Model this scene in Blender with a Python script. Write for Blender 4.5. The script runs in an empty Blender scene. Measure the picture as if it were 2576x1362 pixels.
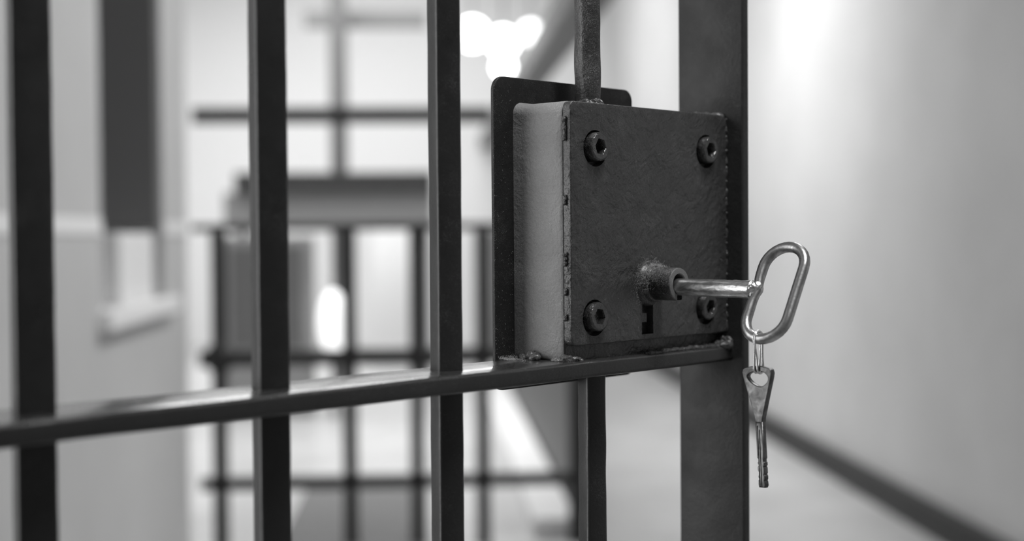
import bpy, bmesh, math, random
from mathutils import Vector, Matrix, noise
random.seed(7)
PI = math.pi
C = bpy.context.scene.collection
sc = bpy.context.scene

# ------------------------------------------------------------------ camera
YAW, PITCH, ROLL = math.radians(43.0), math.radians(1.44), -0.0075
fw0 = Vector((math.cos(YAW), math.sin(YAW), 0)); rt0 = Vector((math.sin(YAW), -math.cos(YAW), 0)); up0 = Vector((0, 0, 1))
fw = fw0*math.cos(PITCH) - up0*math.sin(PITCH)
up = up0*math.cos(PITCH) + fw0*math.sin(PITCH)
rt = rt0*math.cos(ROLL) + up*math.sin(ROLL)
upc = up*math.cos(ROLL) - rt0*math.sin(ROLL)
CAM = Vector((-0.61509, -0.51342, 1.5))
cd = bpy.data.cameras.new('camera'); cam = bpy.data.objects.new('camera', cd); C.objects.link(cam)
R = Matrix((rt, upc, -fw)).transposed()
cam.matrix_world = Matrix.Translation(CAM) @ R.to_4x4()
cd.sensor_width = 36; cd.lens = 3600/2576*36
cd.clip_start = 0.02; cd.clip_end = 100
cd.dof.use_dof = True; cd.dof.focus_distance = 0.775; cd.dof.aperture_fstop = 4.5
cd.dof.aperture_blades = 0
sc.camera = cam
sc.view_settings.view_transform = 'Standard'; sc.view_settings.look = 'None'
sc.view_settings.exposure = 0.0; sc.view_settings.gamma = 1; sc.view_settings.use_curve_mapping = False
sc.cycles.use_denoising = True

# ------------------------------------------------------------------ world
w = bpy.data.worlds.new('world'); sc.world = w; w.use_nodes = True
w.node_tree.nodes['Background'].inputs[0].default_value = (1, 1, 1, 1)
w.node_tree.nodes['Background'].inputs[1].default_value = 0.14

# hall frame: a = to the right, b = along the hall, z = height; origin under the camera
HA = math.radians(46.295)
HF = Vector((math.cos(HA), math.sin(HA), 0)); HR = Vector((math.sin(HA), -math.cos(HA), 0))
HROT = HA - PI/2
def H(a, b, z=0.0):
    p = Vector((CAM.x, CAM.y, 0)) + HR*a + HF*b; p.z = z; return p

def area(name, loc, target, sx, sy, power, spread=180):
    l = bpy.data.lights.new(name, 'AREA'); l.shape = 'RECTANGLE'; l.size = sx; l.size_y = sy; l.energy = power
    l.spread = math.radians(spread)
    o = bpy.data.objects.new(name, l); C.objects.link(o); o.location = loc
    d = (Vector(target) - Vector(loc)).normalized()
    o.rotation_euler = d.to_track_quat('-Z', 'Y').to_euler(); return o
# daylight from roof lights along the hall, plus added fills for walls and gallery
area('side_light', H(1.0, 9.4, 4.0), H(2.5, 9.0, 1.9), 1.0, 1.6, 26, 140)
area('roof_light', H(0.4, 9.6, 5.2), H(0.4, 9.6, 0), 2.0, 3.0, 85, 105)
area('roof_light', H(-0.9, 15.6, 5.2), H(-0.9, 16.4, 0), 4, 3, 290)
area('under_gallery_fill', H(-0.9, 15.2, 1.85), H(-0.8, 16.0, .4), 2.4, .5, 10)  # added fill to brighten the lower end of the hall
area('roof_light', H(-2.9, 13, 5.2), H(-2.9, 13, 0), 2.0, 8, 260)
area('left_wall_fill', H(2.3, 5.2, 5.0), H(-1.0, 4.4, 1.2), 1.2, 3.0, 205, 110)  # added fill aimed at the left wall, no opening behind it
# added fill from the left for the lock side, outside an unseen opening
area('left_side_fill', H(-1.40, 0.72, 1.75), H(1.0, 0.72, 1.6), 1.1, 1.6, 8, 105)
# added overhead light raking the lock front to bring out highlights
area('added_top_light', H(0.50, 0.30, 3.2), H(0.1, 0.8, 1.5), 0.25, 0.6, 38)

# ------------------------------------------------------------------ materials
def mat(name, col, rough=0.5, metal=0.0, spec=0.5, emit=None):
    m = bpy.data.materials.new(name); m.use_nodes = True
    b = m.node_tree.nodes['Principled BSDF']
    if not hasattr(col, '__len__'): col = (col, col, col)
    b.inputs['Base Color'].default_value = (*col, 1); b.inputs['Roughness'].default_value = rough
    b.inputs['Metallic'].default_value = metal; b.inputs['Specular IOR Level'].default_value = spec
    if emit:
        b.inputs['Emission Color'].default_value = (1, 1, 1, 1); b.inputs['Emission Strength'].default_value = emit
    return m
def nodes(m): return m.node_tree.nodes, m.node_tree.links, m.node_tree.nodes['Principled BSDF']
def noise_node(m, scale, detail=4, rough=.6, stretch=None, dist=0):
    n, l, b = nodes(m)
    tc = n.new('ShaderNodeTexCoord'); t = n.new('ShaderNodeTexNoise')
    t.inputs['Scale'].default_value = scale; t.inputs['Detail'].default_value = detail
    t.inputs['Roughness'].default_value = rough; t.inputs['Distortion'].default_value = dist
    if stretch:
        mp = n.new('ShaderNodeMapping'); mp.inputs['Scale'].default_value = stretch
        if len(stretch) > 3: pass
        l.new(tc.outputs['Object'], mp.inputs['Vector']); l.new(mp.outputs[0], t.inputs['Vector'])
    else: l.new(tc.outputs['Object'], t.inputs['Vector'])
    return t
def ramp(m, src, p0, p1, c0=0, c1=1):
    n, l, b = nodes(m); r = n.new('ShaderNodeMapRange')
    r.inputs['From Min'].default_value = p0; r.inputs['From Max'].default_value = p1
    r.inputs['To Min'].default_value = c0; r.inputs['To Max'].default_value = c1
    l.new(src, r.inputs['Value']); return r.outputs[0]
def bump(m, srcs):
    n, l, b = nodes(m); prev = None
    for s, dist in srcs:
        bp = n.new('ShaderNodeBump'); bp.inputs['Strength'].default_value = 1; bp.inputs['Distance'].default_value = dist
        l.new(s, bp.inputs['Height'])
        if prev: l.new(prev, bp.inputs['Normal'])
        prev = bp.outputs[0]
    l.new(prev, b.inputs['Normal'])
def mixcol(m, fac, c0, c1):
    n, l, b = nodes(m); x = n.new('ShaderNodeMix'); x.data_type = 'RGBA'
    l.new(fac, x.inputs[0]); x.inputs[6].default_value = (c0, c0, c0, 1); x.inputs[7].default_value = (c1, c1, c1, 1)
    l.new(x.outputs[2], b.inputs['Base Color'])

def paint(name, base=.022, rough=.38, dust=.66, brush=.00022, dustcol=.16, coarse=.00035, stroke=(1, 1, 1), spec=.5, swirl=0):
    m = mat(name, base, rough, spec=spec)
    n1 = noise_node(m, 90, 5, .55, stroke, .6)      # wavy paint coats
    n2 = noise_node(m, 520, 3, .6, stroke)          # brush texture
    n3 = noise_node(m, 3600, 2, .5)                 # dust specks
    n4 = noise_node(m, 35, 3, .6)
    nd = noise_node(m, 60, 3, .7); ad = m.node_tree.nodes.new('ShaderNodeMath'); ad.operation = 'MULTIPLY_ADD'
    m.node_tree.links.new(nd.outputs[0], ad.inputs[0]); ad.inputs[1].default_value = .35
    m.node_tree.links.new(n3.outputs[0], ad.inputs[2])
    sp = ramp(m, ad.outputs[0], dust + .13, dust + .20)
    extra = []
    if swirl:
        n5 = noise_node(m, 110, 4, .6, (1, 1, 1), .5); mp = m.node_tree.nodes.new('ShaderNodeMapping')
        tc = m.node_tree.nodes.new('ShaderNodeTexCoord'); mp.vector_type = 'TEXTURE'; mp.inputs['Rotation'].default_value = (0, math.radians(-32), 0)
        mp.inputs['Scale'].default_value = (2.2, 1, .5)
        m.node_tree.links.new(tc.outputs['Object'], mp.inputs['Vector']); m.node_tree.links.new(mp.outputs[0], n5.inputs['Vector'])
        extra = [(n5.outputs[0], swirl)]
    n, l, b = nodes(m)
    mixcol(m, sp, base, dustcol)
    l.new(ramp(m, n4.outputs[0], .3, .7, rough - .08, rough + .1), b.inputs['Roughness'])
    bump(m, [(n1.outputs[0], coarse), (n2.outputs[0], brush), (sp, .00006)] + extra)
    return m
M_BAR = paint('black_gloss_paint', .012, .34, .72, .00012, .12, .0002)
M_ROUGHBAR = paint('thick_flaking_black_paint', .024, .36, .64, .0005, .22, .0012)
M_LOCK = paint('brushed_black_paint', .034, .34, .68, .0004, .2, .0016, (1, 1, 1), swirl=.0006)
M_BODY = paint('lit_side_black_paint', .20, .5, .64, .0003, .40, .0006)  # pale base stands in for side light; the specks are dust
M_PLATE = paint('matt_dusty_black_paint', .009, .55, .675, .0002, .16, .0003, spec=.3)
M_RAIL = paint('glossy_black_rail_paint', .022, .24, .68, .00012, .14, .0004, spec=.9)
M_RAIL.node_tree.nodes['Principled BSDF'].inputs['Coat Weight'].default_value = .6
M_RAIL.node_tree.nodes['Principled BSDF'].inputs['Coat Roughness'].default_value = .12
M_RAIL.node_tree.nodes['Principled BSDF'].inputs['Coat IOR'].default_value = 1.6
M_STILE = paint('satin_black_paint', .022, .45, .70, .00015, .12, .0003, spec=.2)
M_WELD = paint('painted_weld', .045, .30, .62, .0004, .25, .0006)
M_SCREW = paint('painted_screw_steel', .022, .20, .70, .0006, .25, .0009, spec=.9)
M_COLLAR = paint('dusty_black_collar', .018, .40, .625, .0002, .26, .0003)
M_RING = paint('dull_grey_steel', .12, .40, .66, .0001, .3, .0002)
M_DARK = mat('dark_inside', .004, .9)

def steel(name, c0, c1, rough, stretch, bm=.0001):
    m = mat(name, c0, rough, 1.0)
    a = noise_node(m, 160, 5, .65, stretch, .8); s = noise_node(m, 900, 2, .5, stretch)
    mixcol(m, ramp(m, a.outputs[0], .35, .62), c0, c1)
    n, l, b = nodes(m)
    l.new(ramp(m, a.outputs[0], .3, .7, rough + .12, rough - .05), b.inputs['Roughness'])
    bump(m, [(a.outputs[0], bm*2), (s.outputs[0], bm*.5)])
    return m
M_SHAFT = steel('scratched_key_steel', .34, .80, .30, (1, .45, 1), .00016)
M_BOW = steel('polished_key_steel', .26, .46, .30, (1, 1, 1), .00007)
M_SKEY = steel('worn_small_key_steel', .10, .17, .40, (1, 1, 1), .00006)
M_WIRE = steel('bright_wire', .6, .8, .25, (1, 1, 1), .00003)
M_FIBRE = mat('grey_dust_fibre', .38, .9)

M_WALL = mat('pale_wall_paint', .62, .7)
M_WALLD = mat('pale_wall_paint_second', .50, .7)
M_WHITE = mat('white_paint', .80, .5)
M_GREY = mat('grey_paint', .13, .5)
M_MID = mat('mid_grey_paint', .30, .5)
M_DGREY = mat('dark_grey_paint', .055, .5)
M_BLACK = mat('black_iron', .012, .5)
M_BLIND = mat('dark_window_blind', .16, .8, spec=.05)
M_DMAT = mat('mat_fabric', .16, .9)
M_COLUMN = mat('column_paint', .24, .6)
M_BEAMP = mat('crossbeam_paint', .30, .6)
M_FLOOR = mat('polished_floor', .34, .32)
fl = noise_node(M_FLOOR, 1.2, 4); mixcol(M_FLOOR, ramp(M_FLOOR, fl.outputs[0], .3, .7), .42, .58)
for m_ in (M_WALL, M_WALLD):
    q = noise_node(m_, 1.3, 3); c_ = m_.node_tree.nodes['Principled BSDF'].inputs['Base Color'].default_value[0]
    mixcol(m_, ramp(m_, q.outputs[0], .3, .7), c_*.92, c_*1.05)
M_GLOW = mat('lamp_glass', .9, .3, emit=7)
M_PANEL = mat('roof_light_glass', .9, .3, emit=2.2)

# ------------------------------------------------------------------ helpers
def obj(name, bm, m, parent=None, smooth=False, loc=None, rotz=0):
    me = bpy.data.meshes.new(name)
    bmesh.ops.recalc_face_normals(bm, faces=bm.faces)
    bm.to_mesh(me); bm.free()
    if m: me.materials.append(m)
    o = bpy.data.objects.new(name, me); C.objects.link(o)
    if parent: o.parent = parent
    if loc is not None: o.location = loc; o.rotation_euler = (0, 0, rotz)
    if smooth: me.polygons.foreach_set('use_smooth', [True]*len(me.polygons))
    return o
def empty(name, loc=(0, 0, 0), rotz=0):
    o = bpy.data.objects.new(name, None); C.objects.link(o); o.location = loc; o.rotation_euler = (0, 0, rotz)
    o.empty_display_size = .05; return o
def tag(o, label, cat, group=None, kind=None):
    o['label'] = label; o['category'] = cat
    if group: o['group'] = group
    if kind: o['kind'] = kind
    return o
def struct(o, label=None):
    o['kind'] = 'structure'
    if label: o['label'] = label
    return o
def add_box(bm, x0, x1, y0, y1, z0, z1, bev=0, seg=2, rot=None):
    r = bmesh.ops.create_cube(bm, size=1)
    vs = r['verts']
    for v in vs:
        v.co = Vector((x0 + (v.co.x + .5)*(x1-x0), y0 + (v.co.y + .5)*(y1-y0), z0 + (v.co.z + .5)*(z1-z0)))
    if rot:
        bmesh.ops.rotate(bm, verts=vs, cent=rot[0], matrix=Matrix.Rotation(rot[1], 3, rot[2]))
    if bev:
        es = list({e for v in vs for e in v.link_edges})
        bmesh.ops.bevel(bm, geom=es, offset=bev, segments=seg, affect='EDGES', profile=.5)
def bx(*a, **k):
    bm = bmesh.new(); add_box(bm, *a, **k); return bm
def loft(bm, rings, close=True, caps=(True, True)):
    vr = [[bm.verts.new(p) for p in r] for r in rings]
    n = len(vr[0])
    for a, b in zip(vr, vr[1:]):
        for i in range(n if close else n-1):
            j = (i+1) % n; bm.faces.new((a[i], a[j], b[j], b[i]))
    if caps[0]: bm.faces.new(vr[0])
    if caps[1]: bm.faces.new(vr[-1])
def circ(cx, y, cz, r, n=32, f=None):          # ring around the Y axis
    return [Vector((cx + (f(2*PI*i/n) if f else 1)*r*math.cos(2*PI*i/n), y, cz + (f(2*PI*i/n) if f else 1)*r*math.sin(2*PI*i/n))) for i in range(n)]
def sweep(bm, pts, r, n=12, closed=False, rf=None):
    N = len(pts); rings = []
    prev = None
    for i, p in enumerate(pts):
        a = pts[(i-1) % N] if (closed or i > 0) else pts[0]
        b = pts[(i+1) % N] if (closed or i < N-1) else pts[-1]
        t = (b-a).normalized()
        if prev is None:
            prev = t.orthogonal().normalized()
        prev = (prev - t*prev.dot(t)).normalized(); q = t.cross(prev)
        rr = rf(i/N) if rf else r
        rings.append([p + (prev*math.cos(2*PI*k/n) + q*math.sin(2*PI*k/n))*rr for k in range(n)])
    if closed:
        # planar loops keep their frame, so the last ring meets the first
        vr = [[bm.verts.new(p) for p in rg] for rg in rings]
        for i in range(N):
            A, B = vr[i], vr[(i+1) % N]
            # best twist offset
            off = min(range(n), key=lambda s: sum((A[k].co - B[(k+s) % n].co).length for k in range(n)))
            for k in range(n):
                bm.faces.new((A[k], A[(k+1) % n], B[(k+1+off) % n], B[(k+off) % n]))
    else: loft(bm, rings)
def applied(o):                                  # bake the modifiers into the mesh
    dg = bpy.context.evaluated_depsgraph_get(); dg.update()
    me = bpy.data.meshes.new_from_object(o.evaluated_get(dg))
    old = o.data; o.modifiers.clear(); o.data = me; me.name = o.name
    return o
def boolean(o, cutters):
    for c in cutters:
        md = o.modifiers.new('b', 'BOOLEAN'); md.operation = 'DIFFERENCE'; md.object = c; md.solver = 'EXACT'
    bpy.context.view_layer.update()
    applied(o)
def kill(l):
    for c in l: bpy.data.objects.remove(c)
def smooth_by_angle(o, ang=35):
    me = o.data
    bm = bmesh.new(); bm.from_mesh(me)
    for f in bm.faces: f.smooth = True
    for e in bm.edges:
        e.smooth = not (len(e.link_faces) == 2 and e.calc_face_angle(0) > math.radians(ang))
    bm.to_mesh(me); bm.free(); return o
def plate2d(name, outline, holes, thick, bev, m, parent, place):
    cu = bpy.data.curves.new(name, 'CURVE'); cu.dimensions = '2D'; cu.fill_mode = 'BOTH'
    for poly in [outline] + holes:
        s = cu.splines.new('POLY'); s.points.add(len(poly)-1)
        for i, (x, y) in enumerate(poly): s.points[i].co = (x, y, 0, 1)
        s.use_cyclic_u = True
    cu.extrude = thick/2 - bev; cu.bevel_depth = bev; cu.bevel_resolution = 2; cu.offset = -bev
    t = bpy.data.objects.new('tmp', cu); C.objects.link(t); bpy.context.view_layer.update()
    dg = bpy.context.evaluated_depsgraph_get()
    me = bpy.data.meshes.new_from_object(t.evaluated_get(dg)); bpy.data.objects.remove(t)
    bm = bmesh.new(); bm.from_mesh(me); bmesh.ops.remove_doubles(bm, verts=bm.verts, dist=1e-6)
    bm.transform(place)
    o = obj(name, bm, m, parent)
    o.data.materials.clear(); o.data.materials.append(m)
    return o
def arc(cx, cy, r, a0, a1, n=8):
    return [(cx + r*math.cos(math.radians(a0 + (a1-a0)*i/n)), cy + r*math.sin(math.radians(a0 + (a1-a0)*i/n))) for i in range(n+1)]
def blob(name, balls, m, parent, amp=.0012, voxel=.0006, seed=0, freq=260):
    bm = bmesh.new()
    for (x, y, z, rx, ry, rz) in balls:
        r = bmesh.ops.create_icosphere(bm, subdivisions=3, radius=1)
        for v in r['verts']: v.co = Vector((x + v.co.x*rx, y + v.co.y*ry, z + v.co.z*rz))
    o = obj(name, bm, m, parent)
    md = o.modifiers.new('r', 'REMESH'); md.mode = 'VOXEL'; md.voxel_size = voxel
    bpy.context.view_layer.update(); applied(o)
    me = o.data
    for v in me.vertices:
        p = v.co*freq + Vector((seed, 0, 0))
        v.co += v.normal*amp*(noise.noise(p) + .5*noise.noise(p*2.3))
    me.polygons.foreach_set('use_smooth', [True]*len(me.polygons))
    if not me.materials: me.materials.append(m)
    return o

# ------------------------------------------------------------------ THE GATE
gate = empty('barred_gate', (-0.1, 0, 0))
tag(gate, 'black painted iron barred gate carrying the big square lock', 'gate')
G = Matrix.Translation((0.1, 0, 0))
def gpart(name, bm, m, parent=None, smooth=False):
    if parent is None or parent is gate: bm.transform(G)
    return obj(name, bm, m, parent or gate, smooth)

RZ0, RZ1 = 1.4230, 1.4322        # rail
def rail_bm(x0, x1, z0, z1, y0=-.024, y1=.020, bev=.0022, n=90):
    bm = bmesh.new(); rings = []
    for i in range(n+1):
        x = x0 + (x1-x0)*i/n
        w_ = .0004*noise.noise(Vector((x*14, z0*9, 1))); w2 = .0004*noise.noise(Vector((x*17, 3, z0*5)))
        pr = []
        for (cy, cz, s0) in ((y1-bev, z1-bev, 0), (y0+bev, z1-bev, 90), (y0+bev, z0+bev, 180), (y1-bev, z0+bev, 270)):
            for k in range(5):
                a = math.radians(s0 + 90*k/4)
                pr.append(Vector((x, cy + bev*math.cos(a) + w_, cz + bev*math.sin(a) + w2)))
        rings.append(pr)
    loft(bm, rings); return bm
r_ = gpart('flat_rail', rail_bm(-1.12, .1045, RZ0, RZ1), M_RAIL, smooth=False); smooth_by_angle(r_, 40)
r_.data.materials.append(M_BAR)
for f_ in r_.data.polygons:
    if f_.normal.z < .35: f_.material_index = 1  # top keeps the glossy coat, other faces take the darker paint
for z in (.10, 2.15):
    r_ = gpart('flat_rail', rail_bm(-1.12, .1045, z, z+.009, n=8), M_RAIL); smooth_by_angle(r_, 40)

TH = math.radians(-20.5)
def bar_bm(x, z0, z1, s=.0118, bev=.0016, step=.006, amp=.00018, rnd=0, y=0.0, seed=0, detail=(1.15, 1.85)):
    bm = bmesh.new(); rings = []
    zs = [z0]
    z = z0
    while z < z1 - 1e-4:
        z = min(z1, z + (step if detail[0] <= z <= detail[1] else .08)); zs.append(z)
    h = s/2 - bev
    for z in zs:
        pr = []
        for q, (sx, sy) in enumerate(((1, 1), (-1, 1), (-1, -1), (1, -1))):
            for k in range(5):
                a = math.radians(90*q + 90*k/4)
                p = Vector((sx*h + bev*math.cos(a), sy*h + bev*math.sin(a), 0))
                p.rotate(Matrix.Rotation(TH, 3, 'Z'))
                d = amp*noise.noise(Vector((p.x*120, p.y*120 + seed*7, z*60))) + amp*.8*noise.noise(Vector((seed*3, 0, z*9)))
                p += p.normalized()*d
                pr.append(Vector((x + p.x, y + p.y, z)))
        rings.append(pr)
    loft(bm, rings); return bm
for i, (x, sz_) in enumerate(((-.3370, .0152), (-.2228, .0142), (-.1133, .0132))):
    b_ = gpart('vertical_bar', bar_bm(x, .109, 2.15, sz_, seed=i), M_BAR); smooth_by_angle(b_, 40)
for x in (-.448, -.560, -.672, -.784, -.896, -1.008):
    b_ = gpart('vertical_bar', bar_bm(x, .109, 2.15, seed=x, detail=(9, 9)), M_BAR); smooth_by_angle(b_, 40)
# the bar that the lock sits on: above and below the lock
b_ = gpart('vertical_bar', bar_bm(-.0016, 1.568, 2.15, .0128, .0042, .0015, .0007, seed=21, detail=(1.56, 1.80)), M_ROUGHBAR); smooth_by_angle(b_, 50)
b_['label'] = 'upper part of the bar, crusted with thick paint above the lock'
b_ = gpart('vertical_bar', bar_bm(.0004, .109, 1.4238, .0125, .0018, .0025, .0003, seed=31), M_BAR); smooth_by_angle(b_, 45)
# stile: flat bar set edge-on
def stile_bm(x0, x1, y0, y1, z0=0.0, z1=2.25):
    bm = bmesh.new(); add_box(bm, x0, x1, y0, y1, z0, z1, bev=.0012, seg=3); return bm
s_ = gpart('flat_stile', stile_bm(.1045, .1112, -.0313, .0161), M_STILE); smooth_by_angle(s_, 40)
s_['label'] = 'wide flat closing edge of the gate'
s_ = gpart('flat_stile', stile_bm(-1.128, -1.12, -.028, .022), M_BAR); smooth_by_angle(s_, 40)

# ------------------------------------------------------------------ LOCK
PX0, PX1, PZ0, PZ1 = -.0564, .0638, 1.4153, 1.5859
case = bmesh.new()
# body: rounded upper left corner, straight against the stile
def rr(x0, x1, z0, z1, rs, n=8):
    (rbl, rbr, rtr, rtl) = rs; p = []
    p += arc(x0+rbl, z0+rbl, rbl, 180, 270, n) + arc(x1-rbr, z0+rbr, rbr, 270, 360, n)
    p += arc(x1-rtr, z1-rtr, rtr, 0, 90, n) + arc(x0+rtl, z1-rtl, rtl, 90, 180, n)
    return p
ys = [(.0205, .0), (.015, .0), (.012, .0), (.004, 0), (-.006, 0), (-.0125, .0), (-.0142, .0004), (-.0150, .0012)]
rings = []
for y, ins in ys:
    flare = .0012*max(0, (y-.010)/.0105)**2
    rings.append([Vector((x, y, z)) for x, z in rr(-.0402-flare+ins, .1044, 1.4318, 1.5712+flare-ins, (.003, .001, .001, .0065))])
loft(case, rings)
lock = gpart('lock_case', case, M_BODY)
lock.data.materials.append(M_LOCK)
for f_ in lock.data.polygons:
    if f_.normal.y < -.6 and f_.center.y < -.012: f_.material_index = 1  # front keeps the dark paint; only the sides carry the painted-in light
lock['label'] = 'square lock case with dust-specked left side coloured lighter as if lit'
cov = plate2d('cover_plate', rr(-.0400, .1044, 1.4403, 1.5706, (.004, .002, .0045, .003)), [], .0055, .0008, M_LOCK, None,
              Matrix.Translation((0, -.01725, 0)) @ Matrix.Rotation(PI/2, 4, 'X'))
SCR = [(-.0192, 1.5469), (.0831, 1.5490), (-.0207, 1.4555), (.0823, 1.4565)]
BXc, BZc = .0284, 1.4717
cuts = []
for sx, sz in SCR:
    bm = bmesh.new(); loft(bm, [circ(sx-.0002, -.03, sz-.0008, .0099), circ(sx-.0002, -.0138, sz-.0008, .0099)]); cuts.append(obj('c', bm, None))
cuts_body = []
bm = bmesh.new(); add_box(bm, .0249, .0308, -.03, .010, 1.4440, 1.4715); cuts_body.append(obj('c', bm, None))
bm = bmesh.new(); add_box(bm, .0208, .0300, -.031, .010, 1.4553, 1.4630); cuts_body.append(obj('c', bm, None))
bm = bmesh.new(); add_box(bm, .0205, .0310, -.0305, .0095, 1.4434, 1.4503); cuts_body.append(obj('c', bm, None))
boolean(cov, cuts + cuts_body)
# the body's own cavity is cut in its local frame
for c in cuts_body: c.location = (0.1, 0, 0)
boolean(lock, cuts_body)
kill(cuts + cuts_body)
cov.parent = lock; smooth_by_angle(cov, 30); smooth_by_angle(lock, 35)
cov.location = (.1, 0, 0)
cov['label'] = 'brush-marked black front cover with a stepped keyhole'
def lpart(name, bm, m, smooth=False):
    bm.transform(G); return obj(name, bm, m, lock, smooth)
# backing plate
bp = plate2d('backing_plate', rr(PX0, PX1, PZ0, PZ1, (.006, .006, .007, .008)), [], .0026, .0006, M_PLATE, None,
             Matrix.Translation((.1, .0213, 0)) @ Matrix.Rotation(PI/2, 4, 'X'))
bp.parent = lock; smooth_by_angle(bp, 35)
# screws
def hexf(th):
    a = (math.degrees(th) + 8) % 60 - 30
    return math.cos(math.radians(30))/math.cos(math.radians(a))
for k, (sx, sz) in enumerate(SCR):
    bm = bmesh.new(); R0 = .0079; Y0 = -.0238 if k != 3 else -.0235
    N = 48
    def wob(y, r, f=None):
        out = []
        for p in circ(sx, y, sz, r, N, f):
            d = noise.noise(Vector((p.x*260, p.y*260, p.z*260 + k*11)))
            out.append(p + Vector((0, 1, 0))*d*.00018 + (p - Vector((sx, y, sz))).normalized()*d*.00025)
        return out
    deep = .0055 if k < 2 else .0035
    rings = [wob(-.0140, R0), wob(-.018, R0), wob(Y0+.0014, R0), wob(Y0+.0005, R0-.0003), wob(Y0, R0-.0011), wob(Y0+.0001, .0062),
             wob(Y0+.0001, .0048 if k < 2 else .0046, hexf), wob(Y0+.0006, .0044, hexf), wob(Y0+deep*.6, .0041, hexf), wob(Y0+deep, .0039, hexf)]
    loft(bm, rings)
    if k >= 2: bmesh.ops.rotate(bm, verts=bm.verts, cent=(sx, Y0, sz), matrix=Matrix.Rotation(math.radians((-4, 5)[k-2]), 3, 'X'))
    o = lpart('socket_screw', bm, M_SCREW); smooth_by_angle(o, 38)
    if k == 0: o['label'] = 'upper left screw with a clean hexagonal socket'
    if k == 1: o['label'] = 'upper right screw'
    if k == 2: o['label'] = 'lower left screw with a paint-filled socket'
    if k == 3: o['label'] = 'lower right screw, half hidden behind the key'
# keyhole barrel
N = 48
bm = bmesh.new()
def cb(y, r): return circ(BXc, y, BZc, r, N)
loft(bm, [cb(-.0165, .0128), cb(-.0200, .0124), cb(-.0216, .0113), cb(-.0222, .0105), cb(-.0224, .0104), cb(-.0248, .0102), cb(-.0254, .0097), cb(-.0256, .0094)], caps=(True, True))
fl_ = lpart('barrel_flange', bm, M_COLLAR); smooth_by_angle(fl_, 40)
bm = bmesh.new()
rin = .0057
loft(bm, [cb(-.0050, .0090), cb(-.030, .0093), cb(-.0392, .0093), cb(-.0398, .0089), cb(-.0398, rin+.0003), cb(-.0394, rin), cb(-.0240, rin)])
bar_ = obj('key_barrel', bm, M_COLLAR)
c1 = obj('c', bx(BXc-.0022, BXc+.0022, -.045, -.026, BZc-.0093-.003, BZc-.003), None)
boolean(bar_, [c1]); kill([c1])
bar_.parent = lock; bar_.location = (.1, 0, 0); smooth_by_angle(bar_, 40)
bar_['label'] = 'stubby round barrel the big key enters'
bm = bmesh.new()
loft(bm, [cb(-.0396, .0091), cb(-.0402, .0089), cb(-.0403, .0086), cb(-.0403, rin+.0004), cb(-.0396, rin+.0001)], caps=(False, False))
rg = obj('barrel_face_ring', bm, M_RING)
md = rg.modifiers.new('s', 'SOLIDIFY'); md.thickness = .0002; bpy.context.view_layer.update(); applied(rg)
c1 = obj('c', bx(BXc-.0022, BXc+.0022, -.045, -.026, BZc-.0093-.003, BZc-.003), None)
boolean(rg, [c1]); kill([c1])
rg.parent = lock; rg.location = (.1, 0, 0); smooth_by_angle(rg, 40)

# welds and paint build-up
def wl(name, balls, m=M_WELD, parent=None, **k):
    return blob(name, [(x+.1, y, z, a, b, c) for x, y, z, a, b, c in balls], m, parent or gate, **k)
Zr = 1.4322
wl('weld_bead', [(-.0420, .0060, Zr+.0016, .0036, .0050, .0030), (-.0440, .0030, Zr+.0012, .0034, .0036, .0026), (-.0424, .0110, Zr+.001, .003, .004, .0022)], seed=3, amp=.0013, voxel=.0005, freq=330)
wl('weld_bead', [(-.0405, -.0165, Zr+.0008, .0040, .0034, .0030), (-.0350, -.0192, Zr+.0006, .0040, .0024, .0022), (-.0430, -.0120, Zr+.0002, .003, .0036, .0018)], seed=9, amp=.0013, voxel=.0005, freq=330)
wl('weld_bead', [(.0990, -.0225+.0032*i, Zr+.0004+.0004*(i % 2), .0060, .0034, .0026) for i in range(4)] + [(.1020, -.0215+.003*i, Zr+.002, .0026, .0034, .0042) for i in range(3)], M_LOCK, seed=15, amp=.0009, freq=300)
wl('weld_bead', [(.1025, .014-.0042*i, 1.5716-.0002*i, .0034, .0040, .0026) for i in range(8)], seed=22, amp=.0009, freq=250)
wl('weld_bead', [(.1041, -.0196, 1.5680-.0062*i, .0011, .0010, (.0012, .0026, .0038)[i*7 % 3]) for i in range(21)], M_LOCK, seed=33, amp=.0004, voxel=.0004, freq=500)
wl('weld_bead', [(-.0014, -.0010, 1.5712, .0092, .0088, .0026), (-.0014, -.001, 1.5730, .0074, .0072, .0032)], M_ROUGHBAR, seed=41, amp=.0011, freq=280)
wl('weld_bead', [(.030+.011*i, -.0205, Zr+.0004, .0075, .0022, .0016) for i in range(7)], M_LOCK, seed=47, amp=.0007, freq=300)
for zc_, bl in ((1.553, ((1.5600, .0030), (1.5555, .0030), (1.5515, .0025))), (1.517, ((1.5190, .0018), (1.5165, .0012))), (1.4862, ((1.4890, .0016), (1.4867, .0012), (1.4843, .0016))), (1.468, ((1.4700, .0012), (1.4684, .0014))), (1.454, ((1.4560, .0012), (1.4545, .0010)))):
    wl('paint_crust', [(-.0409, -.0163, z, .0008, .0013, h) for z, h in bl], M_LOCK, parent=lock, seed=zc_*50, amp=.0004, voxel=.0003, freq=600)

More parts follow.
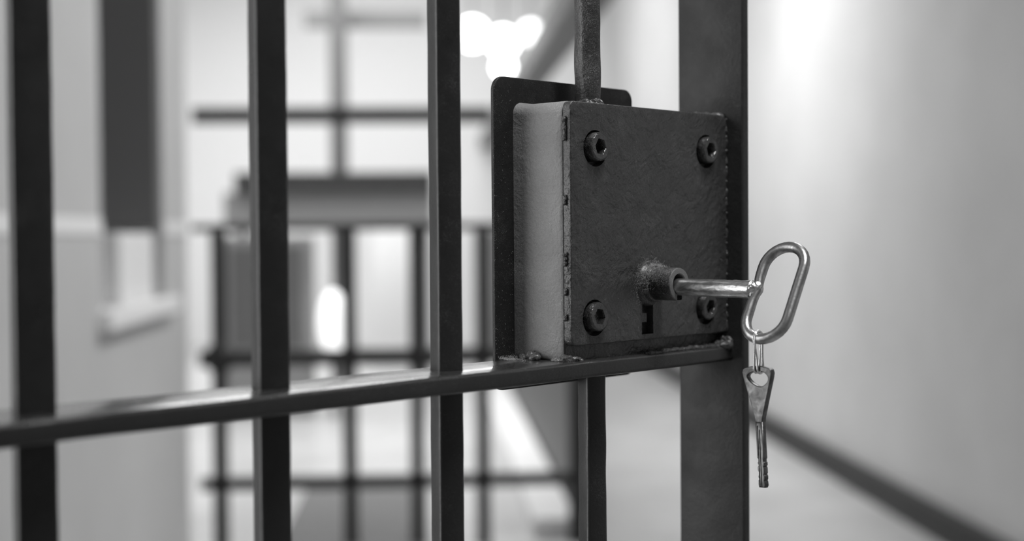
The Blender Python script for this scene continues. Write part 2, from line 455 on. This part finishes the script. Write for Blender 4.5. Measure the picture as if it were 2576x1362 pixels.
# dust fluff on the barrel, the rail corner and the plate
def fluff(name, n, place, lmin, lmax, parent, seed):
    rnd = random.Random(seed); bm = bmesh.new()
    for _ in range(n):
        p, nrm = place(rnd); L = rnd.uniform(lmin, lmax)
        d = (Vector([rnd.gauss(0, 1) for _ in range(3)]) + nrm*.2).normalized(); d2 = Vector([rnd.gauss(0, 1) for _ in range(3)])
        if parent is gate: d.z *= .45; d2.z *= .4
        pts = [p + nrm*.0001, p + d*L*.35 + nrm*.0002, p + d*L*.7 + d2*L*.15, p + d*L + d2*L*.35]
        sweep(bm, pts, .000034, 3)
    bm.transform(G); o = obj(name, bm, M_FIBRE, parent); o['kind'] = 'stuff'; return o
def pl_barrel(r):
    a = r.gauss(PI*.60, .75); y = -.0192 - abs(r.gauss(0, .0050)); rr_ = .0127 if y > -.0205 else (.0104 if y > -.0256 else .0095)
    if y < -.037: y = -.036
    v = Vector((math.cos(a), 0, math.sin(a)))
    return Vector((BXc, y, BZc)) + v*rr_, v
fluff('dust_fluff', 1500, pl_barrel, .0005, .0022, lock, 5)
def pl_face(r):
    a = r.uniform(PI*.3, PI*1.3); q = .0128 + abs(r.gauss(0, .0022))
    return Vector((BXc + math.cos(a)*q, -.0200, BZc + math.sin(a)*q)), Vector((0, -1, 0))
fluff('dust_fluff', 260, pl_face, .0004, .0014, lock, 6)
def pl_rail(r):
    x = -.0555 + abs(r.gauss(0, .0085)); y = .0195 - abs(r.gauss(0, .0065))
    return Vector((x, y, Zr + .0002 + .0018*math.exp(-((y-.0195)/.004)**2)*r.random())), Vector((0, 0, 1))
fluff('dust_fluff', 480, pl_rail, .0004, .0016, gate, 8)
def pl_plate(r):
    return Vector((r.uniform(-.0585, -.043), .0198, r.uniform(1.435, 1.583))), Vector((0, -1, 0))
fluff('dust_fluff', 150, pl_plate, .0003, .0009, lock, 9)
def pl_cover(r):
    return Vector((r.uniform(-.036, .098), -.0202, r.uniform(1.445, 1.567))), Vector((0, -1, 0))
fluff('dust_fluff', 120, pl_cover, .0003, .0014, lock, 10)

# ------------------------------------------------------------------ THE BIG KEY
KZ = BZc - .0013
big = empty('large_key', (BXc, -.030, KZ))
tag(big, 'large steel key with a long oval loop handle, turned in the gate lock', 'key')
def kpart(name, bm, m, smooth=True, parent=None):
    bm.transform(Matrix.Translation((-BXc, .030, -KZ))); return obj(name, bm, m, parent or big, smooth)
bm = bmesh.new(); rings = []
ns = 60; y0_, y1_ = -.0242, -.0885
for i in range(ns+1):
    t = i/ns; y = y0_ + (y1_-y0_)*t; zc = KZ - .0004*t; R_ = .0046
    pr = []
    for k in range(36):
        a = 2*PI*k/36; r = R_
        # slightly flattened flank with a ridge along the underside
        ridge = math.exp(-((math.degrees(a) - 292)/11)**2)*.0009*min(1, t*3) if t > 0.1 else 0
        r += ridge + .00012*noise.noise(Vector((math.cos(a)*4, math.sin(a)*4, y*160)))
        if t > .45: r += .0003*noise.noise(Vector((math.cos(a)*3, math.sin(a)*3, y*420)))*(t-.45)*2
        pr.append(Vector((BXc + r*math.cos(a), y, zc + r*math.sin(a))))
    rings.append(pr)
loft(bm, rings)
kpart('key_shaft', bm, M_SHAFT); 
PHI = math.radians(31)
LA = Vector((math.sin(PHI), 0, math.cos(PHI))); SA = Vector((0, -1, 0))
W2, L2 = .0124, .0276; WR = .0029
BC = Vector((BXc - .0006, -.0903 - W2, KZ - .0004 - .0014))
def stad(n=14, m_=12):
    pts = []; s = L2 - W2
    for i in range(m_): pts.append((W2, -s + 2*s*i/m_))
    for i in range(n): a = PI*i/n; pts.append((W2*math.cos(a), s + W2*math.sin(a)))
    for i in range(m_): pts.append((-W2, s - 2*s*i/m_))
    for i in range(n): a = PI + PI*i/n; pts.append((W2*math.cos(a), -s + W2*math.sin(a)))
    return pts
bm = bmesh.new()
lp = []
for (u, v) in stad():
    # the shaft side is pinched inwards a little at the weld
    if u < 0: u += .0013*math.exp(-((v-.001)/.0045)**2)
    lp.append(BC + SA*u + LA*v)
sweep(bm, lp, WR, 20, closed=True, rf=lambda t: WR*(1 - .20*math.exp(-((t-.615)/.05)**2)))
kpart('key_bow', bm, M_BOW)
jt = BC - SA*(W2-.0005) + LA*.0008
o = blob('key_weld', [((jt.x-BXc), jt.y+.030+.0026, jt.z-KZ+.0014, .0044, .0042, .0034), ((jt.x-BXc)+.0006, jt.y+.030+.0002, jt.z-KZ+.0006, .0034, .0034, .0046), ((jt.x-BXc)-.0008, jt.y+.030+.0012, jt.z-KZ-.0022, .0030, .0030, .0030)], M_SHAFT, big, amp=.0006, voxel=.0004, freq=300)

# ------------------------------------------------------------------ WIRE RING AND SMALL KEY
hp = BC - LA*L2*1.0 + LA*.0002
HX = hp.x + .0010; HY = BC.y + .0022; HZ = hp.z
top_z = HZ + WR + .0007
KTOP = HZ - .0143
hole_top = KTOP - .0030
ring = empty('wire_key_ring', (HX, HY, HZ))
tag(ring, 'thin bright wire loop joining the small key to the big oval handle', 'key ring')
def wire(rt_, rb, zt, zb, yo, tw, cross):
    p = []
    n = 12
    for i in range(n+1): a = PI*i/n; p.append(Vector((rt_*math.cos(a), tw*math.cos(a), zt - rt_ + rt_*math.sin(a))))
    for i in range(1, 8):
        t = i/8; p.append(Vector((-rt_ + (rt_-rb)*t - cross*math.sin(PI*t), -tw*(1-t) + yo*t, zt - rt_ + (zb + rb - zt + rt_)*t)))
    for i in range(n+1): a = PI + PI*i/n; p.append(Vector((rb*math.cos(a), yo, zb + rb + rb*math.sin(a))))
    for i in range(1, 8):
        t = i/8; p.append(Vector((rb + (rt_-rb)*t + cross*math.sin(PI*t), yo*(1-t) + tw*t, zb + rb + (zt - rt_ - zb - rb)*t)))
    return p
zt = top_z - HZ; zb = hole_top - HZ - .0007
for a_ in ((.0036, .0024, zt, zb, .0009, .0005, .0000), (.0035, .0026, zt+.0001, zb-.0001, -.0014, -.0006, -.0006)):
    bm = bmesh.new(); sweep(bm, wire(*a_), .00066, 10, closed=True); obj('wire_turn', bm, M_WIRE, ring, True)

skey = empty('small_key', (HX, HY, KTOP))
tag(skey, 'small flat steel key with triangular head hanging from the oval handle', 'key')
mm = .001
out = [(-2.3, -48), (-2.4, -28.5), (-2.9, -26)] 
L_ = [(-2.4, -48.0), (-2.4, -29), (-2.9, -26.5), (-9.6, -6.2), (-10.2, -3.6), (-9.7, -1.9), (-8.4, -1.0), (-4, -.25), (0, 0)]
R_s = [(-x, y) for x, y in reversed(L_[:-1])]
# left side goes up, right side comes down, then the toothed blade
teethR = [(2.4, -48.0), (2.0, -48.3), (2.0, -49.7), (2.5, -50.0), (2.5, -51.6), (1.9, -52.0), (2.4, -52.8), (2.4, -55.6), (1.9, -56.2), (2.5, -57.0), (2.5, -58.6), (2.0, -59.3), (2.4, -60.0), (2.6, -62.0), (1.9, -63.2)]
teethL = [(-1.9, -63.2), (-2.3, -61.6), (-2.2, -59.4), (-1.6, -58.8), (-2.2, -57.6), (-1.8, -56.8), (-1.7, -55.2), (-2.3, -54.2), (-2.3, -52.6), (-1.6, -51.6), (-2.3, -50.4), (-1.7, -49.6), (-1.7, -48.3)]
outline = [(x*mm, y*mm) for x, y in L_ + R_s[:-1] + teethR + teethL]
hp_ = [(-6.7, -5.3), (-4.4, -3.7), (0, -2.9), (4.6, -3.3), (7.3, -5.6), (6.6, -8.4), (2.4, -10.7), (-2.0, -9.7), (-5.5, -7.5)]
hole = []
for i in range(len(hp_)):                        # smooth closed curve through the points
    p0, p1, p2, p3 = (Vector(hp_[(i+k-1) % len(hp_)]) for k in range(4))
    for k in range(4):
        t = k/4
        q = .5*((2*p1) + (p2-p0)*t + (2*p0-5*p1+4*p2-p3)*t*t + (3*p1-p0-3*p2+p3)*t**3)
        hole.append((q.x*mm, q.y*mm))
KA = math.radians(-99)       # azimuth of the key's width
KW = Vector((math.cos(KA), math.sin(KA), 0)); KN = Vector((-math.sin(KA), math.cos(KA), 0))*-1
tilt = Matrix.Rotation(math.radians(3.2), 3, KN)
UPv = Vector((0, 0, 1)); UPv.rotate(tilt); KW2 = KW.copy(); KW2.rotate(tilt)
if UPv.dot(rt) > 0:
    tilt = Matrix.Rotation(math.radians(-3.2), 3, KN); UPv = Vector((0, 0, 1)); UPv.rotate(tilt); KW2 = KW.copy(); KW2.rotate(tilt)
PL = Matrix((KW2, UPv, KW2.cross(UPv))).transposed().to_4x4()
kb = plate2d('key_blank', outline, [hole], .0031, .00055, M_SKEY, None, Matrix.Identity(4))
gr = []
bmg = bmesh.new(); add_box(bmg, -.0013, -.0006, -.066, -.0310, .0009, .0025); gr.append(obj('c', bmg, None))
bmg = bmesh.new(); add_box(bmg, -.0001, .0006, -.066, -.0330, .0009, .0025); gr.append(obj('c', bmg, None))
bmg = bmesh.new(); add_box(bmg, -.0013, -.0006, -.066, -.0310, -.0025, -.0009); gr.append(obj('c', bmg, None))
boolean(kb, gr); kill(gr)
kb.data.transform(PL); kb.parent = skey; smooth_by_angle(kb, 35)
# split: head and blade are two parts of one key
def split(o, axis, at, nameA, nameB, mB=None):
    res = []
    for nm, keep in ((nameA, 1), (nameB, -1)):
        bm = bmesh.new(); bm.from_mesh(o.data)
        g = bm.verts[:] + bm.edges[:] + bm.faces[:]
        r = bmesh.ops.bisect_plane(bm, geom=g, plane_co=axis*at, plane_no=axis*keep*-1, clear_outer=True)
        es = [e for e in r['geom_cut'] if isinstance(e, bmesh.types.BMEdge)]
        bmesh.ops.holes_fill(bm, edges=es)
        me = bpy.data.meshes.new(nm); bm.to_mesh(me); bm.free()
        for mt in o.data.materials: me.materials.append(mt)
        n_ = bpy.data.objects.new(nm, me); C.objects.link(n_); n_.parent = o.parent; res.append(n_)
    bpy.data.objects.remove(o); return res
split(kb, UPv, -.0290, 'key_head', 'key_blade')

# ================================================================== THE HALL
def hbox(name, a0, a1, b0, b1, z0, z1, m, bev=0, parent=None):
    ca, cb_ = (a0+a1)/2, (b0+b1)/2
    bm = bx(a0-ca, a1-ca, b0-cb_, b1-cb_, 0, z1-z0, bev=bev)
    return obj(name, bm, m, parent, loc=H(ca, cb_, z0), rotz=HROT)
def hmulti(name, boxes, m, origin, parent=None, bev=0):
    bm = bmesh.new()
    for (a0, a1, b0, b1, z0, z1) in boxes:
        add_box(bm, a0-origin[0], a1-origin[0], b0-origin[1], b1-origin[1], z0-origin[2], z1-origin[2], bev=bev)
    if parent: return obj(name, bm, m, parent)
    return obj(name, bm, m, None, loc=H(*origin), rotz=HROT)
def hempty(name, a, b, z=0.0): return empty(name, H(a, b, z), HROT)

struct(hmulti('floor', [(-4.6, 2.9, -2.5, 20.4, -.1, 0)], M_FLOOR, (0, 0, 0)))
struct(hmulti('ceiling', [(-4.6, 2.9, -2.5, 20.4, 5.4, 5.5)], M_WALL, (0, 0, 5.4)))
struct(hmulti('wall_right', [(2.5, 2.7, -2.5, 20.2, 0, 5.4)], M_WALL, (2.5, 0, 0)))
struct(hmulti('wall_back', [(-4.5, 2.6, 20, 20.2, 0, 5.4)], M_WHITE, (0, 20, 0)))
struct(hmulti('wall_far_left', [(-4.5, -4.3, 5.8, 20.2, 0, 5.4)], M_WALL, (-4.5, 5.8, 0)))
# left wall with the window opening and one added for the side fill, cross wall behind it
WA, WB = 4.43, 5.45
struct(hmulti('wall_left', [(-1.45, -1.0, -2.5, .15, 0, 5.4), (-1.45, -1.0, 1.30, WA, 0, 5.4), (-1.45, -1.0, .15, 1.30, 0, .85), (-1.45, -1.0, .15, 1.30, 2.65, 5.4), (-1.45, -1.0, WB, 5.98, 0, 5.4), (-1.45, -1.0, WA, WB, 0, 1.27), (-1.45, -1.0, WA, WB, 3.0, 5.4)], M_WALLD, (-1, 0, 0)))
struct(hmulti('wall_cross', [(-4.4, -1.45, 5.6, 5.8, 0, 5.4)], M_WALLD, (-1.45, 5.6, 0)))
struct(hmulti('trim_1', [(-1.0, -.995, 1.30, WA, 1.51, 1.56), (-1.0, -.995, WB, 5.98, 1.51, 1.56)], M_WHITE, (-1, 0, 1.495)))
wn = struct(hmulti('window_1', [(-1.30, -1.26, WA, WB, 1.27, 3.0)], M_BLIND, (-1.3, WA, 1.27)))
struct(hmulti('fill_light_window', [(-1.36, -1.30, .15, .20, .85, 2.65), (-1.36, -1.30, 1.25, 1.30, .85, 2.65), (-1.36, -1.30, .20, 1.25, .85, .91), (-1.36, -1.30, .20, 1.25, 2.59, 2.65)], M_WHITE, (-1.36, .15, .85)))  # unseen window frame added around the left fill light
hs = hmulti('window_sill', [(-1.30, -.955, WA-.06, WB+.12, 1.215, 1.275)], M_WHITE, (-1.3, WA, 1.27), parent=wn, bev=.006)
hs.location = (0, 0, 0)
struct(hmulti('baseboard_right', [(2.44, 2.5, -2.5, 20, 0, .15)], M_BLACK, (2.5, 0, 0)))

# white box on the window sill
o = hbox('ledge_box', -1.24, -1.02, 4.80, 5.37, 1.276, 1.515, M_WHITE, bev=.01)
tag(o, 'blurred white box standing on the recessed window ledge at left', 'box')

o = hbox('window_shutter', -1.255, -1.01, 5.385, 5.43, 1.53, 2.98, M_BLIND, bev=.003)
tag(o, 'blurred dark upright shutter panel in the window recess at left', 'shutter')
# balustrade of black iron posts and rails
fb = hempty('iron_balustrade', -.4, 6.9)
tag(fb, 'blurred black iron balustrade crossing the hall behind the gate bars', 'balustrade')
def fp(name, boxes, m=M_BLACK, bev=.003):
    return hmulti(name, boxes, m, (-.4, 6.9, 0), parent=fb, bev=bev)
for a in (-1.006, -.387, -.066, .251, .70):
    fp('post', [(a-.033, a+.033, 6.867, 6.933, 0, 1.53)])
fp('top_rail', [(-1.13, .72, 6.87, 6.93, 1.525, 1.56)])
fp('middle_rail', [(-1.10, .70, 6.87, 6.93, .88, .955)])
fp('bottom_rail', [(-1.10, .70, 6.87, 6.93, .285, .345)])
bm = bmesh.new(); bmesh.ops.create_icosphere(bm, subdivisions=3, radius=.075); bm.transform(Matrix.Translation((-1.006+.4, 0, .92)))
obj('post_knob', bm, M_BLACK, fb, True)

# low dark panelled partition running along the hall, white kerb at its foot
pt = hempty('dark_partition', .75, 13)
tag(pt, 'blurred dark grey low partition running along the hall, behind the lock', 'partition')
bm = bmesh.new(); add_box(bm, -.02, .04, -6.05, 6.5, .0, 1.54, bev=.004); obj('panel', bm, M_DGREY, pt)
kb_ = hbox('white_kerb', .50, .715, 7.0, 17, 0, .10, M_WHITE, bev=.01)
tag(kb_, 'blurred white kerb on the floor along the foot of the dark partition', 'kerb')

mt_ = hbox('floor_mat', -.74, -.02, 6.1, 8.75, 0, .012, M_DMAT, bev=.003)
tag(mt_, 'blurred grey mat on the floor behind the balustrade, between two bars', 'mat')

# gallery across the hall
ga = hempty('upper_gallery', -.9, 14)
tag(ga, 'blurred raised gallery deck crossing the hall with a dark handrail', 'gallery')
def gp(name, boxes, m, bev=.004): return hmulti(name, boxes, m, (-.9, 14, 0), parent=ga, bev=bev)
gp('deck', [(-1.88, .04, 14.0, 14.6, 1.93, 2.12)], M_DGREY)
gp('soffit_beam', [(-2.0, .04, 14.1, 14.3, 1.62, 1.93)], M_MID)
gp('handrail', [(-2.28, .62, 14.0, 14.12, 2.60, 2.75)], M_BLACK)
gp('support', [(-1.9, -1.8, 14.3, 14.4, 0, 1.62)], M_GREY); gp('support', [(-.1, 0, 14.3, 14.4, 0, 1.62)], M_GREY)
gp('rail_post', [(-.90, -.83, 14.02, 14.08, 2.10, 2.64)], M_GREY)
co = hbox('tall_column', -1.0, -.83, 14.72, 14.9, 0, 5.4, M_COLUMN)
tag(co, 'blurred grey column rising through the gallery, between two bars', 'column')
ub = hbox('high_crossbeam', -1.27, -.01, 14.905, 15.05, 3.66, 3.82, M_BEAMP)
tag(ub, 'blurred grey crossbeam high on the tall column', 'beam')

# sloping stringer at the right of the gallery
def slope(name, p0, p1, w, h, m):
    d = (H(*p1) - H(*p0)); L = d.length; bm = bmesh.new()
    add_box(bm, -w/2, w/2, 0, L, -h/2, h/2, bev=.005)
    o = obj(name, bm, m); o.location = H(*p0); o.rotation_euler = d.to_track_quat('Y', 'Z').to_euler(); return o
o = slope('overhead_duct', (.80, 6.2, 2.72), (.80, 19.9, 2.78), .20, .18, M_GREY)
tag(o, 'blurred grey duct running overhead down the hall, above the lock', 'duct')

cab = hempty('grey_cabinet', -1.35, 12)
tag(cab, 'blurred mid grey cabinet behind the balustrade, left half', 'cabinet')
obj('body', bx(-.36, .36, 0, .5, 0, 1.5, bev=.01), M_MID, cab); obj('door', bx(-.30, .30, -.02, 0, .5, 1.42, bev=.004), M_GREY, cab)
d1 = struct(hbox('door_1', -.64, -.14, 16, 16.06, 0, 1.55, M_WHITE)) 
gl = hempty('oval_lamp', -.80, 11.9)
tag(gl, 'blurred glowing white oval lamp low behind the balustrade', 'lamp')
bm = bmesh.new(); bmesh.ops.create_icosphere(bm, subdivisions=3, radius=1)
for v in bm.verts: v.co = Vector((v.co.x*.12, v.co.y*.12, v.co.z*.27 + .78))
obj('globe', bm, mat('lamp_globe', .9, .3, emit=1.05), gl, True)
bm = bmesh.new(); add_box(bm, -.02, .02, -.02, .02, 0, .55); obj('stand', bm, M_BLACK, gl)
# globe ceiling lamps
for i, (a, z, r) in enumerate(((.375, 3.18, .125), (.63, 3.11, .12), (.655, 2.95, .085), (.865, 3.19, .095))):
    e = hempty('globe_lamp', a, 12.4 if i == 2 else 12, z)
    tag(e, ['bright round hanging lamp, leftmost of the glowing cluster', 'bright round hanging lamp, upper middle of the glowing cluster',
            'bright round hanging lamp, lowest of the glowing cluster', 'fainter round hanging lamp, rightmost of the glowing cluster'][i], 'lamp', 'hanging globe lamps beyond the bars')
    bm = bmesh.new(); bmesh.ops.create_icosphere(bm, subdivisions=3, radius=r)
    obj('globe', bm, M_GLOW if i < 3 else mat('dim_lamp_glass', .9, .3, emit=3), e, True)
    bm = bmesh.new(); add_box(bm, -.006, .006, -.006, .006, r, 5.4-z); obj('stem', bm, M_GREY, e)
